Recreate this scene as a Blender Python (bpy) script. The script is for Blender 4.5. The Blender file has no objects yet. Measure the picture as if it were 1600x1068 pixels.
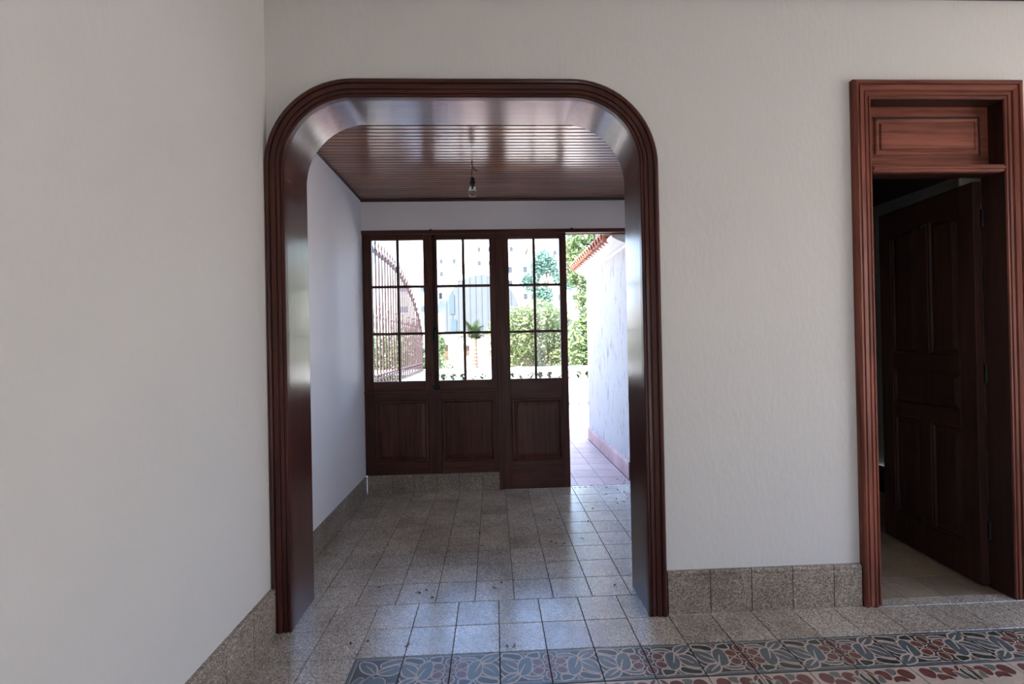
import bpy, bmesh, math, random
from mathutils import Vector, Matrix
random.seed(7)
SC = bpy.context.scene
COL = SC.collection

# ------------------------------------------------------------------ camera
FPX = 733.8                                   # focal length in pixels of the 1600x1068 frame
roll, pitch, yaw = 0.01983, 0.0040, 0.0405
cam_d = bpy.data.cameras.new('camera'); cam = bpy.data.objects.new('camera', cam_d); COL.objects.link(cam)
cam_d.sensor_width = 36; cam_d.lens = 36 * FPX / 1600; cam_d.clip_start = 0.02; cam_d.clip_end = 600
def _rot():
    cr, sr, cp, sp, cy, sy = math.cos(roll), math.sin(roll), math.cos(pitch), math.sin(pitch), math.cos(yaw), math.sin(yaw)
    base = Matrix(((1, 0, 0), (0, 0, -1), (0, 1, 0)))
    Ry = Matrix(((cy, 0, -sy), (0, 1, 0), (sy, 0, cy)))
    Rx = Matrix(((1, 0, 0), (0, cp, sp), (0, -sp, cp)))
    Rz = Matrix(((cr, sr, 0), (-sr, cr, 0), (0, 0, 1)))
    return Rz @ Rx @ Ry @ base
_M = _rot(); _r, _d, _f = _M[0], -_M[1], -_M[2]
cam.matrix_world = Matrix(((_r.x, _d.x, _f.x, -0.0032), (_r.y, _d.y, _f.y, -2.1876), (_r.z, _d.z, _f.z, 1.2970), (0, 0, 0, 1)))
SC.camera = cam

# ------------------------------------------------------------------ light
SUN_DIR = Vector((0.83, 1.0, -1.15)).normalized()     # the way the sunlight travels
W = bpy.data.worlds.new('sky'); SC.world = W; W.use_nodes = True
nt = W.node_tree; nt.nodes.clear()
geo = nt.nodes.new('ShaderNodeTexCoord'); sep = nt.nodes.new('ShaderNodeSeparateXYZ'); skyr = nt.nodes.new('ShaderNodeValToRGB')
nt.links.new(geo.outputs['Generated'], sep.inputs[0]); nt.links.new(sep.outputs['Z'], skyr.inputs[0])
for _ in range(2): skyr.color_ramp.elements.new(0.5)
for e, (p, c) in zip(skyr.color_ramp.elements, ((0.0, (0.84, 0.92, 1.0)), (0.15, (0.66, 0.80, 1.0)), (0.42, (0.34, 0.54, 0.98)), (1.0, (0.20, 0.38, 0.82)))):
    e.position = p; e.color = (*c, 1)
bgn = nt.nodes.new('ShaderNodeBackground'); bgn.inputs['Strength'].default_value = 1.9
wo = nt.nodes.new('ShaderNodeOutputWorld')
nt.links.new(skyr.outputs[0], bgn.inputs['Color']); nt.links.new(bgn.outputs[0], wo.inputs['Surface'])
sun_d = bpy.data.lights.new('sun', 'SUN'); sun_d.energy = 7.0; sun_d.angle = 0.0093; sun_d.color = (1.0, 0.93, 0.84)
sun = bpy.data.objects.new('sun', sun_d); COL.objects.link(sun)
sun.rotation_mode = 'QUATERNION'; sun.rotation_quaternion = SUN_DIR.to_track_quat('-Z', 'Y'); sun.location = (-6, -8, 9)
vs = SC.view_settings
vs.view_transform = 'Standard'; vs.look = 'None'; vs.gamma = 1.0; vs.use_curve_mapping = False; vs.exposure = 2.1

# ------------------------------------------------------------------ materials
def nodes(name):
    m = bpy.data.materials.new(name); m.use_nodes = True
    t = m.node_tree; t.nodes.clear()
    o = t.nodes.new('ShaderNodeOutputMaterial'); b = t.nodes.new('ShaderNodeBsdfPrincipled')
    t.links.new(b.outputs[0], o.inputs['Surface'])
    return m, t, b
def N(t, kind, **kw):
    n = t.nodes.new(kind)
    for k, v in kw.items(): setattr(n, k, v)
    return n
def ramp(t, fac, stops):
    r = N(t, 'ShaderNodeValToRGB'); cr = r.color_ramp
    while len(cr.elements) < len(stops): cr.elements.new(0.5)
    for e, (p, c) in zip(cr.elements, stops): e.position = p; e.color = (*c, 1)
    t.links.new(fac, r.inputs[0]); return r.outputs[0]
def noise(t, vec, scale, detail=3, rough=0.55):
    n = N(t, 'ShaderNodeTexNoise'); n.inputs['Scale'].default_value = scale; n.inputs['Detail'].default_value = detail
    n.inputs['Roughness'].default_value = rough; t.links.new(vec, n.inputs['Vector']); return n.outputs[0]
def bump(t, b, h, strength, dist):
    n = N(t, 'ShaderNodeBump'); n.inputs['Strength'].default_value = strength; n.inputs['Distance'].default_value = dist
    t.links.new(h, n.inputs['Height']); t.links.new(n.outputs[0], b.inputs['Normal'])
def mixc(t, fac, a, b_, mode='MIX'):
    n = N(t, 'ShaderNodeMix', data_type='RGBA', blend_type=mode)
    if isinstance(fac, float): n.inputs[0].default_value = fac
    else: t.links.new(fac, n.inputs[0])
    for s, v in ((6, a), (7, b_)):
        if isinstance(v, tuple): n.inputs[s].default_value = (*v, 1)
        else: t.links.new(v, n.inputs[s])
    return n.outputs[2]
def world_pos(t): return N(t, 'ShaderNodeNewGeometry').outputs['Position']
def obj_pos(t): return N(t, 'ShaderNodeTexCoord').outputs['Object']
def scaled(t, vec, s):
    n = N(t, 'ShaderNodeMapping'); n.inputs['Scale'].default_value = s; t.links.new(vec, n.inputs['Vector']); return n.outputs[0]
def simple(name, col, rough=0.6, metal=0.0, spec=0.5, var=0.0, scale=8.0):
    m, t, b = nodes(name)
    b.inputs['Roughness'].default_value = rough; b.inputs['Metallic'].default_value = metal; b.inputs['Specular IOR Level'].default_value = spec
    n = noise(t, world_pos(t), scale, 4)
    lo = tuple(max(0, c * (1 - var)) for c in col); hi = tuple(min(1, c * (1 + var)) for c in col)
    t.links.new(ramp(t, n, [(0.3, lo), (0.7, hi)]), b.inputs['Base Color'])
    return m
def plaster(name, col, bstr=0.25, stain=None, scale=9.0):
    m, t, b = nodes(name); p = world_pos(t)
    b.inputs['Roughness'].default_value = 0.75; b.inputs['Specular IOR Level'].default_value = 0.25
    c = ramp(t, noise(t, p, 1.7, 4), [(0.3, tuple(x * 0.965 for x in col)), (0.7, col)])
    if stain:
        st = ramp(t, noise(t, scaled(t, p, (1, 5, 1.6)), 2.3, 6, 0.7), [(0.55, (0, 0, 0)), (0.68, (1, 1, 1))])
        c = mixc(t, st, c, stain)
    t.links.new(c, b.inputs['Base Color'])
    a = N(t, 'ShaderNodeMath', operation='ADD')
    t.links.new(noise(t, p, scale, 3), a.inputs[0]); t.links.new(noise(t, scaled(t, p, (1, 1, 0.4)), 55, 3), a.inputs[1])
    bump(t, b, a.outputs[0], bstr, 0.006)
    return m
def wood(name, col, axis, rough=0.3, coat=0.0, contrast=0.55, spec=0.5, bs=0.25, knots=False, cior=1.5, crough=0.2):
    m, t, b = nodes(name); p = world_pos(t)
    s = [46.0, 46.0, 46.0]; s['xyz'.index(axis)] = 2.2
    v = scaled(t, p, tuple(s))
    rnd = N(t, 'ShaderNodeObjectInfo').outputs['Random']
    off = N(t, 'ShaderNodeVectorMath', operation='ADD'); cmb = N(t, 'ShaderNodeCombineXYZ')
    mul = N(t, 'ShaderNodeMath', operation='MULTIPLY'); mul.inputs[1].default_value = 37.0; t.links.new(rnd, mul.inputs[0])
    for i in range(3): t.links.new(mul.outputs[0], cmb.inputs[i])
    t.links.new(v, off.inputs[0]); t.links.new(cmb.outputs[0], off.inputs[1])
    g = noise(t, off.outputs[0], 1.0, 5, 0.6)
    c = ramp(t, g, [(0.25, tuple(x * (1 - contrast) for x in col)), (0.5, col), (0.8, tuple(min(1, x * (1 + contrast * 0.8)) for x in col))])
    big = ramp(t, noise(t, scaled(t, p, tuple(0.9 if i == 'xyz'.index(axis) else 3.5 for i in range(3))), 1.6, 3), [(0.35, (0.78, 0.74, 0.72)), (0.65, (1.1, 1.06, 1.04))])
    c = mixc(t, 1.0, c, big, 'MULTIPLY')
    if knots:
        vo = N(t, 'ShaderNodeTexVoronoi'); vo.inputs['Scale'].default_value = 2.3; t.links.new(scaled(t, p, tuple(0.7 if i == 'xyz'.index(axis) else 2.0 for i in range(3))), vo.inputs['Vector'])
        c = mixc(t, ramp(t, vo.outputs['Distance'], [(0.05, (1, 1, 1)), (0.13, (0, 0, 0))]), c, tuple(x * 0.25 for x in col))
    tone = ramp(t, rnd, [(0.0, (0.86, 0.86, 0.86)), (1.0, (1.1, 1.1, 1.1))])
    t.links.new(mixc(t, 1.0, c, tone, 'MULTIPLY'), b.inputs['Base Color'])
    b.inputs['Roughness'].default_value = rough; b.inputs['Specular IOR Level'].default_value = spec
    b.inputs['Coat Weight'].default_value = coat; b.inputs['Coat Roughness'].default_value = crough; b.inputs['Coat IOR'].default_value = cior
    bump(t, b, g, bs, 0.0012)
    return m
def terrazzo(name, col, lo, hi, rough=0.32, scale=230.0, spec=0.5, dirt=(0.55, 0.5, 0.46)):
    m, t, b = nodes(name); p = world_pos(t)
    vo = N(t, 'ShaderNodeTexVoronoi'); vo.inputs['Scale'].default_value = scale; t.links.new(p, vo.inputs['Vector'])
    sep = N(t, 'ShaderNodeSeparateColor'); t.links.new(vo.outputs['Color'], sep.inputs[0])
    c = ramp(t, sep.outputs[0], [(0.0, tuple(x * lo for x in col)), (0.35, tuple(x * 0.8 for x in col)), (0.7, tuple(x * 1.1 for x in col)), (1.0, tuple(min(1, x * hi) for x in col))])
    rnd = N(t, 'ShaderNodeObjectInfo').outputs['Random']
    tone = ramp(t, rnd, [(0.0, (0.87, 0.86, 0.85)), (0.5, (1, 1, 1)), (1.0, (1.1, 1.09, 1.08))])
    c = mixc(t, 1.0, c, tone, 'MULTIPLY')
    dn = ramp(t, noise(t, p, 3.2, 5, 0.65), [(0.42, (0, 0, 0)), (0.75, (0.8, 0.8, 0.8))])
    c = mixc(t, dn, c, mixc(t, 1.0, c, dirt, 'MULTIPLY'))
    t.links.new(c, b.inputs['Base Color'])
    rr = N(t, 'ShaderNodeMapRange'); rr.inputs['To Min'].default_value = rough - 0.08; rr.inputs['To Max'].default_value = rough + 0.16
    t.links.new(noise(t, p, 6.0, 4), rr.inputs['Value']); t.links.new(rr.outputs[0], b.inputs['Roughness'])
    b.inputs['Specular IOR Level'].default_value = spec
    a = N(t, 'ShaderNodeMath', operation='MULTIPLY_ADD'); a.inputs[1].default_value = 0.25
    t.links.new(sep.outputs[1], a.inputs[0]); t.links.new(noise(t, p, 14, 3), a.inputs[2])
    bump(t, b, a.outputs[0], 0.12, 0.004)
    return m
def glass(name):
    m = bpy.data.materials.new(name); m.use_nodes = True; t = m.node_tree; t.nodes.clear()
    o = N(t, 'ShaderNodeOutputMaterial'); tr = N(t, 'ShaderNodeBsdfTransparent'); gl = N(t, 'ShaderNodeBsdfGlossy'); mx = N(t, 'ShaderNodeMixShader'); fr = N(t, 'ShaderNodeFresnel')
    tr.inputs['Color'].default_value = (0.96, 0.97, 0.965, 1); gl.inputs['Roughness'].default_value = 0.02; fr.inputs['IOR'].default_value = 1.45
    t.links.new(fr.outputs[0], mx.inputs[0]); t.links.new(tr.outputs[0], mx.inputs[1]); t.links.new(gl.outputs[0], mx.inputs[2]); t.links.new(mx.outputs[0], o.inputs['Surface'])
    return m
def leafmat(name, a, b_):
    m = bpy.data.materials.new(name); m.use_nodes = True; t = m.node_tree; t.nodes.clear()
    o = N(t, 'ShaderNodeOutputMaterial'); d = N(t, 'ShaderNodeBsdfDiffuse'); tl = N(t, 'ShaderNodeBsdfTranslucent'); mx = N(t, 'ShaderNodeMixShader'); mx.inputs[0].default_value = 0.35
    c = ramp(t, noise(t, world_pos(t), 5.0, 3), [(0.3, a), (0.7, b_)])
    t.links.new(c, d.inputs['Color']); t.links.new(c, tl.inputs['Color'])
    t.links.new(d.outputs[0], mx.inputs[1]); t.links.new(tl.outputs[0], mx.inputs[2]); t.links.new(mx.outputs[0], o.inputs['Surface'])
    return m

M = {}
M['wall'] = plaster('white_plaster', (0.715, 0.71, 0.68))
M['wall_passage'] = plaster('white_plaster_passage', (0.90, 0.875, 0.87), 0.12)
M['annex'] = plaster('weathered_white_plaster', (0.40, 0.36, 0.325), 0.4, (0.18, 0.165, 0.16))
M['white'] = plaster('white_render', (0.80, 0.79, 0.77), 0.2)
DK = (0.058, 0.0155, 0.0105)
M['arch_z'] = wood('varnished_mahogany_vertical', DK, 'z', 0.32, 0.4, 0.55, 0.2)
M['lining_z'] = wood('glossy_lining_vertical', DK, 'z', 0.28, 1.0, 0.55, 0.2, 0.5, cior=1.8, crough=0.2)
M['lining_x'] = wood('glossy_lining_horizontal', DK, 'x', 0.28, 1.0, 0.55, 0.2, 0.5, cior=1.8, crough=0.2)
M['arch_x'] = wood('varnished_mahogany_horizontal', DK, 'x', 0.32, 0.4, 0.55, 0.2)
M['door_z'] = wood('red_brown_pine_vertical', (0.215, 0.072, 0.049), 'z', 0.42, 0.0, 0.6, 0.12, knots=True)
M['door_x'] = wood('red_brown_pine_horizontal', (0.225, 0.080, 0.055), 'x', 0.42, 0.0, 0.6, 0.12, knots=True)
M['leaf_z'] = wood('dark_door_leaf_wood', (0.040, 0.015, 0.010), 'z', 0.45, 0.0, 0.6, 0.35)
M['win_z'] = wood('window_wood_vertical', (0.080, 0.030, 0.019), 'z', 0.38, 0.0, 0.6, 0.3)
M['win_x'] = wood('window_wood_horizontal', (0.080, 0.030, 0.019), 'x', 0.38, 0.0, 0.6, 0.3)
M['ceil'] = wood('varnished_ceiling_boards', (0.23, 0.085, 0.040), 'x', 0.3, 1.0, 0.4, 0.25, 0.2, cior=1.65, crough=0.17)
M['ceil_dark'] = wood('dark_ceiling_wood', (0.05, 0.02, 0.014), 'x', 0.4, 0.0)
M['terr'] = terrazzo('grey_terrazzo', (0.51, 0.435, 0.35), 0.38, 1.6, 0.18, 235.0, 0.8)
M['terr_skirt'] = terrazzo('terrazzo_skirting', (0.34, 0.285, 0.225), 0.36, 1.8, 0.5, 200.0)
M['joint'] = simple('dark_joint', (0.05, 0.045, 0.04), 0.9, var=0.3)
M['beige_tile'] = terrazzo('beige_floor_tile', (0.30, 0.225, 0.15), 0.9, 1.1, 0.5)
M['pink_tile'] = terrazzo('pink_terrace_tile', (0.42, 0.265, 0.225), 0.9, 1.1, 0.45, dirt=(0.75, 0.72, 0.72))
M['pink_skirt'] = terrazzo('pink_skirting_tile', (0.42, 0.25, 0.23), 0.92, 1.08, 0.5)
M['glass'] = glass('window_glass')
M['iron'] = simple('black_iron', (0.02, 0.02, 0.022), 0.45, 0.8, var=0.3)
M['rust'] = simple('red_oxide_iron', (0.042, 0.011, 0.010), 0.55, 0.0, var=0.35, scale=30)
M['black'] = simple('black_bakelite', (0.012, 0.012, 0.012), 0.35, var=0.2)
M['cord'] = simple('dark_cord', (0.03, 0.022, 0.018), 0.7, var=0.2)
M['brass'] = simple('dull_metal_cap', (0.25, 0.24, 0.22), 0.4, 1.0, var=0.1)
M['rooftile'] = simple('terracotta_tile', (0.46, 0.19, 0.11), 0.8, var=0.4, scale=14)
M['p_line'] = simple('pattern_beige_line', (0.55, 0.44, 0.35), 0.38, var=0.12, scale=60)
M['p_slate'] = simple('pattern_slate', (0.115, 0.13, 0.13), 0.34, var=0.2, scale=60)
M['p_dark'] = simple('pattern_dark_green', (0.05, 0.052, 0.042), 0.34, var=0.2, scale=60)
M['p_red'] = simple('pattern_brick_red', (0.17, 0.062, 0.048), 0.34, var=0.2, scale=60)
M['p_grey'] = simple('pattern_grey_green', (0.17, 0.17, 0.145), 0.38, var=0.15, scale=60)
M['litter'] = simple('dry_leaf_brown', (0.035, 0.022, 0.014), 0.9, var=0.4, scale=40)
M['leaf'] = leafmat('fresh_leaf', (0.09, 0.14, 0.05), (0.24, 0.29, 0.14))
M['leaf_y'] = leafmat('yellow_green_leaf', (0.14, 0.19, 0.07), (0.34, 0.36, 0.20))
M['leaf_d'] = leafmat('blue_green_leaf', (0.10, 0.19, 0.15), (0.20, 0.32, 0.25))
M['leaf_k'] = leafmat('dark_shrub_leaf', (0.012, 0.02, 0.010), (0.03, 0.042, 0.02))
M['palm_leaf'] = leafmat('palm_leaf', (0.022, 0.038, 0.014), (0.055, 0.075, 0.03))
M['bark'] = simple('grey_brown_bark', (0.16, 0.11, 0.08), 0.9, var=0.4, scale=20)
M['ground'] = simple('pale_dry_ground', (0.62, 0.49, 0.39), 0.95, var=0.2, scale=0.6)
M['patio'] = simple('warm_bounce_paving', (0.60, 0.50, 0.40), 0.9, var=0.15, scale=2)
M['bounce_wall'] = simple('cream_bounce_wall', (0.74, 0.65, 0.54), 0.9, var=0.05, scale=2)
M['hill'] = simple('pale_hillside', (0.36, 0.33, 0.26), 0.95, var=0.3, scale=0.25)
M['house'] = simple('white_house_wall', (0.78, 0.76, 0.73), 0.9, var=0.05, scale=0.5)
M['house_b'] = simple('cream_house_wall', (0.74, 0.66, 0.55), 0.9, var=0.05, scale=0.5)
M['hut_wall'] = simple('hut_render', (0.42, 0.39, 0.36), 0.9, var=0.05, scale=1)
M['house_g'] = simple('grey_blue_metal_cladding', (0.070, 0.080, 0.088), 0.6, var=0.08, scale=0.6)
M['house_win'] = simple('house_window_dark', (0.03, 0.035, 0.04), 0.5, var=0.2)
M['house_red'] = simple('house_red_roof', (0.34, 0.19, 0.15), 0.8, var=0.2, scale=1.0)
M['bluewin'] = simple('blue_grey_window', (0.04, 0.065, 0.09), 0.5, var=0.2)
M['brownwall'] = simple('ochre_brown_door', (0.09, 0.055, 0.03), 0.8, var=0.2)

# ------------------------------------------------------------------ helpers
def tag(o, label=None, cat=None, group=None, kind=None):
    if label: o['label'] = label
    if cat: o['category'] = cat
    if group: o['group'] = group
    if kind: o['kind'] = kind
    return o
def link(name, me, mats, parent=None, loc=(0, 0, 0), rot=(0, 0, 0)):
    o = bpy.data.objects.new(name, me); COL.objects.link(o)
    if mats is not None:
        me.materials.clear()
        for m in (mats if isinstance(mats, (list, tuple)) else [mats]): me.materials.append(M[m])
    o.location = loc; o.rotation_euler = rot
    if parent is not None: o.parent = parent
    return o
def share(name, me, parent, loc, rot=(0, 0, 0)):
    o = bpy.data.objects.new(name, me); COL.objects.link(o); o.location = loc; o.rotation_euler = rot; o.parent = parent
    return o
def empty(name, loc=(0, 0, 0), rz=0.0):
    o = bpy.data.objects.new(name, None); COL.objects.link(o); o.location = loc; o.rotation_euler = (0, 0, rz); o.empty_display_size = 0.1
    return o
def fin(bm, name, smooth=False):
    bmesh.ops.recalc_face_normals(bm, faces=bm.faces)
    me = bpy.data.meshes.new(name); bm.to_mesh(me); bm.free()
    if smooth:
        for p in me.polygons: p.use_smooth = True
    return me
def add_box(bm, x0, x1, y0, y1, z0, z1):
    v = [bm.verts.new((x, y, z)) for x in (x0, x1) for y in (y0, y1) for z in (z0, z1)]
    for f in ((0, 1, 3, 2), (4, 6, 7, 5), (0, 4, 5, 1), (2, 3, 7, 6), (0, 2, 6, 4), (1, 5, 7, 3)):
        bm.faces.new([v[i] for i in f])
def box(name, mat, x0, x1, y0, y1, z0, z1, parent=None, bev=0.0):
    bm = bmesh.new(); add_box(bm, x0, x1, y0, y1, z0, z1)
    if bev: bmesh.ops.bevel(bm, geom=list(bm.edges), offset=bev, segments=1, affect='EDGES', profile=0.5)
    return link(name, fin(bm, name), mat, parent)
def boxes(name, mat, lst, parent=None):
    bm = bmesh.new()
    for b in lst: add_box(bm, *b)
    return link(name, fin(bm, name), mat, parent)
def tile_mesh(name, w, d, t=0.02, ch=0.0016):
    """a slab with its top at z = 0, centred, with a chamfered rim"""
    bm = bmesh.new(); a, b = w / 2, d / 2
    r = [[bm.verts.new((sx * (a - i), sy * (b - i), z)) for sx, sy in ((-1, -1), (1, -1), (1, 1), (-1, 1))] for i, z in ((0, -t), (0, -ch), (ch, 0))]
    bm.faces.new(r[2])
    for k in range(2):
        for i in range(4): bm.faces.new((r[k][i], r[k][(i + 1) % 4], r[k + 1][(i + 1) % 4], r[k + 1][i]))
    return fin(bm, name)
def lathe(bm, prof, segs=12, cx=0, cy=0, z0=0.0, cap=True):
    rings = []
    for r, z in prof:
        rings.append([bm.verts.new((cx + r * math.cos(2 * math.pi * i / segs), cy + r * math.sin(2 * math.pi * i / segs), z0 + z)) for i in range(segs)])
    for a, b in zip(rings, rings[1:]):
        for i in range(segs): bm.faces.new((a[i], a[(i + 1) % segs], b[(i + 1) % segs], b[i]))
    if cap:
        bm.faces.new(rings[0]); bm.faces.new(rings[-1])
def tube(bm, pts, rad, segs=6):
    rings = []; pts = [Vector(p) for p in pts]
    for i, p in enumerate(pts):
        d = (pts[min(i + 1, len(pts) - 1)] - pts[max(i - 1, 0)]).normalized()
        u = d.orthogonal().normalized() if i == 0 else (u - d * u.dot(d)).normalized()
        w = d.cross(u); r = rad[i] if isinstance(rad, (list, tuple)) else rad
        rings.append([bm.verts.new(p + r * (math.cos(2 * math.pi * k / segs) * u + math.sin(2 * math.pi * k / segs) * w)) for k in range(segs)])
    for a, b in zip(rings, rings[1:]):
        for k in range(segs): bm.faces.new((a[k], a[(k + 1) % segs], b[(k + 1) % segs], b[k]))
    bm.faces.new(rings[0]); bm.faces.new(rings[-1])
def extrude_poly(name, mat, pts, y0, y1, parent=None):
    """polygon in (x, z) given thickness between y0 and y1"""
    bm = bmesh.new(); f = bm.faces.new([bm.verts.new((x, y0, z)) for x, z in pts])
    r = bmesh.ops.extrude_face_region(bm, geom=[f])
    for v in r['geom']:
        if isinstance(v, bmesh.types.BMVert): v.co.y = y1
    bmesh.ops.triangulate(bm, faces=[g for g in bm.faces if len(g.verts) > 4])
    return link(name, fin(bm, name), mat, parent)
def sweep(name, mat, path, prof, parent=None):
    """path: (x, z, nx, nz); prof: closed list of (outward offset, y)"""
    bm = bmesh.new(); rings = []
    for x, z, nx, nz in path: rings.append([bm.verts.new((x + nx * o, y, z + nz * o)) for o, y in prof])
    n = len(prof)
    for a, b in zip(rings, rings[1:]):
        for i in range(n): bm.faces.new((a[i], a[(i + 1) % n], b[(i + 1) % n], b[i]))
    bm.faces.new(rings[0]); bm.faces.new(rings[-1])
    return link(name, fin(bm, name), mat, parent)
def rings_panel(name, mat, x0, x1, z0, z1, steps, parent=None):
    """nested rectangles (inset, y): a moulded, raised panel facing -y"""
    bm = bmesh.new(); R = []
    for i, y in steps: R.append([bm.verts.new(p) for p in ((x0 + i, y, z0 + i), (x1 - i, y, z0 + i), (x1 - i, y, z1 - i), (x0 + i, y, z1 - i))])
    for a, b in zip(R, R[1:]):
        for k in range(4): bm.faces.new((a[k], a[(k + 1) % 4], b[(k + 1) % 4], b[k]))
    bm.faces.new(R[-1])
    me = bpy.data.meshes.new(name); bmesh.ops.recalc_face_normals(bm, faces=bm.faces); bm.to_mesh(me); bm.free()
    return link(name, me, mat, parent)

# ------------------------------------------------------------------ the shell
XL, XR, YB, ZC = -1.036, 4.2, -4.0, 2.95          # near room: left, right, back, ceiling
PXL, PXR, PY0, PY1, PZ = -1.145, 1.285, 0.275, 2.0, 2.595   # passage
AX0, AX1, AZ, AR = -0.948, 0.708, 2.450, 0.32       # arch opening: sides, top, inner corner radius
def arch_path(part, n=14):
    cL, cR, cz = AX0 + AR, AX1 - AR, AZ - AR
    if part == 'left': return [(AX0, 0.0, -1, 0), (AX0, cz, -1, 0)]
    if part == 'right': return [(AX1, cz, 1, 0), (AX1, 0.0, 1, 0)]
    if part == 'top': return [(cL, AZ, 0, 1), (cR, AZ, 0, 1)]
    a0, a1, cx = (math.pi, math.pi / 2, cL) if part == 'cl' else (math.pi / 2, 0, cR)
    return [(cx + AR * math.cos(a), cz + AR * math.sin(a), math.cos(a), math.sin(a)) for a in [a0 + (a1 - a0) * i / n for i in range(n + 1)]]
outline = [(-1.32, -0.03)]
for part in ('left', 'cl', 'top', 'cr', 'right'):
    for x, z, nx, nz in arch_path(part):
        q = (x + nx * 0.024, (z if z > 0 else -0.03) + nz * 0.024)
        if math.dist(q, outline[-1]) > 1e-4: outline.append(q)
outline += [(1.815, -0.03), (1.815, 2.485), (2.56, 2.485), (2.56, -0.03), (XR + 0.2, -0.03), (XR + 0.2, 3.1), (-1.32, 3.1)]
tag(extrude_poly('wall_front', 'wall', outline, 0.03, 0.275), 'white plastered wall pierced by the wooden arch and the doorway', 'wall', kind='structure')
tag(box('wall_left', 'wall', -1.32, XL, YB - 0.2, 0.03, -0.03, 3.1), 'white plastered wall at the left edge beside the arch', 'wall', kind='structure')
WBK = [(-1.32, 0.9, -0.03, 3.1), (1.5, XR + 0.2, -0.03, 3.1), (0.9, 1.5, 2.1, 3.1)]
tag(boxes('wall_back', 'wall', [(a, b, YB - 0.2, YB, c, d) for a, b, c, d in WBK]), 'white plastered wall with a doorway behind the viewer', 'wall', kind='structure')
tag(boxes('wall_right', 'wall', [(XR, XR + 0.2, YB, -2.3, -0.03, 3.1), (XR, XR + 0.2, -0.4, 0.03, -0.03, 3.1), (XR, XR + 0.2, -2.3, -0.4, -0.03, 0.35), (XR, XR + 0.2, -2.3, -0.4, 2.5, 3.1)]),
    'white plastered wall with a wide window on the far right side', 'wall', kind='structure')
tag(box('ceiling_room', 'wall', -1.32, XR + 0.2, YB - 0.2, 0.275, ZC + 0.03, ZC + 0.15), 'plain ceiling above the near room', 'ceiling', kind='structure')
tag(box('trim_1', 'ceil_dark', XL, XR, 0.008, 0.03, ZC - 0.004, ZC + 0.03), 'thin dark wooden cornice where wall meets ceiling', 'trim', kind='structure')
# passage
tag(box('wall_passage_left', 'wall_passage', -1.32, PXL, PY0, 2.2, -0.03, 2.8), 'pale side wall of the passage left of the glazed partition', 'wall', kind='structure')
tag(box('wall_passage_right', 'wall_passage', PXR, PXR + 0.15, PY0, 2.2, -0.03, 2.8), 'pale side wall of the passage hidden behind the arch', 'wall', kind='structure')
tag(box('wall_passage_far', 'wall_passage', PXL, PXR, PY1, 2.2, 2.318, 2.8), 'pale plaster band above the glazed partition', 'wall', kind='structure')
tag(box('roof_slab', 'white', -1.6, 4.4, 0.27, 2.31, 2.70, 2.86), 'flat roof slab over the passage', 'roof', kind='structure')

# ceiling boards of the passage, one by one
cb = tag(box('ceiling_passage', 'ceil_dark', PXL, PXR, PY0, PY1, PZ + 0.011, PZ + 0.05), 'passage ceiling of narrow varnished brown boards', 'ceiling', kind='structure')
def board_mesh(L, w=0.0462, gap=0.0052, t=0.012):
    bm = bmesh.new(); a = w - gap
    prof = [(0, t), (0, 0.0035), (0.0022, 0.0006), (0.005, 0), (a - 0.005, 0), (a - 0.0022, 0.0006), (a, 0.0035), (a, t)]
    A = [bm.verts.new((0, y, z)) for y, z in prof]; B = [bm.verts.new((L, y, z)) for y, z in prof]
    for i in range(len(prof) - 1): bm.faces.new((A[i], A[i + 1], B[i + 1], B[i]))
    bm.faces.new(A); bm.faces.new(B)
    return fin(bm, 'board')
bme = board_mesh(PXR - PXL); bme.materials.append(M['ceil'])
y = PY0
while y < PY1 - 0.03:
    share('board', bme, cb, (PXL, y, PZ)); y += 0.0466
tr = empty('trim_2', (0, 0, 0)); tag(tr, 'dark wooden cornice strip around the passage ceiling', 'trim', kind='structure')
cprof = [(0, 0), (0.018, 0), (0.018, -0.006), (0.012, -0.012), (0.010, -0.022), (0, -0.024)]
bm = bmesh.new(); A = [bm.verts.new((PXL, PY1 - d, PZ + 0.002 + z)) for d, z in cprof]; B = [bm.verts.new((PXR, PY1 - d, PZ + 0.002 + z)) for d, z in cprof]
for i in range(6): bm.faces.new((A[i], A[(i + 1) % 6], B[(i + 1) % 6], B[i]))
bm.faces.new(A); bm.faces.new(B); link('cornice_strip', fin(bm, 'cornice_strip'), 'ceil_dark', tr)
box('cornice_strip', 'ceil_dark', PXL, PXL + 0.010, PY0, PY1 - 0.018, PZ - 0.012, PZ + 0.001, tr)
box('cornice_strip', 'ceil_dark', PXR - 0.010, PXR, PY0, PY1 - 0.018, PZ - 0.012, PZ + 0.001, tr)

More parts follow.
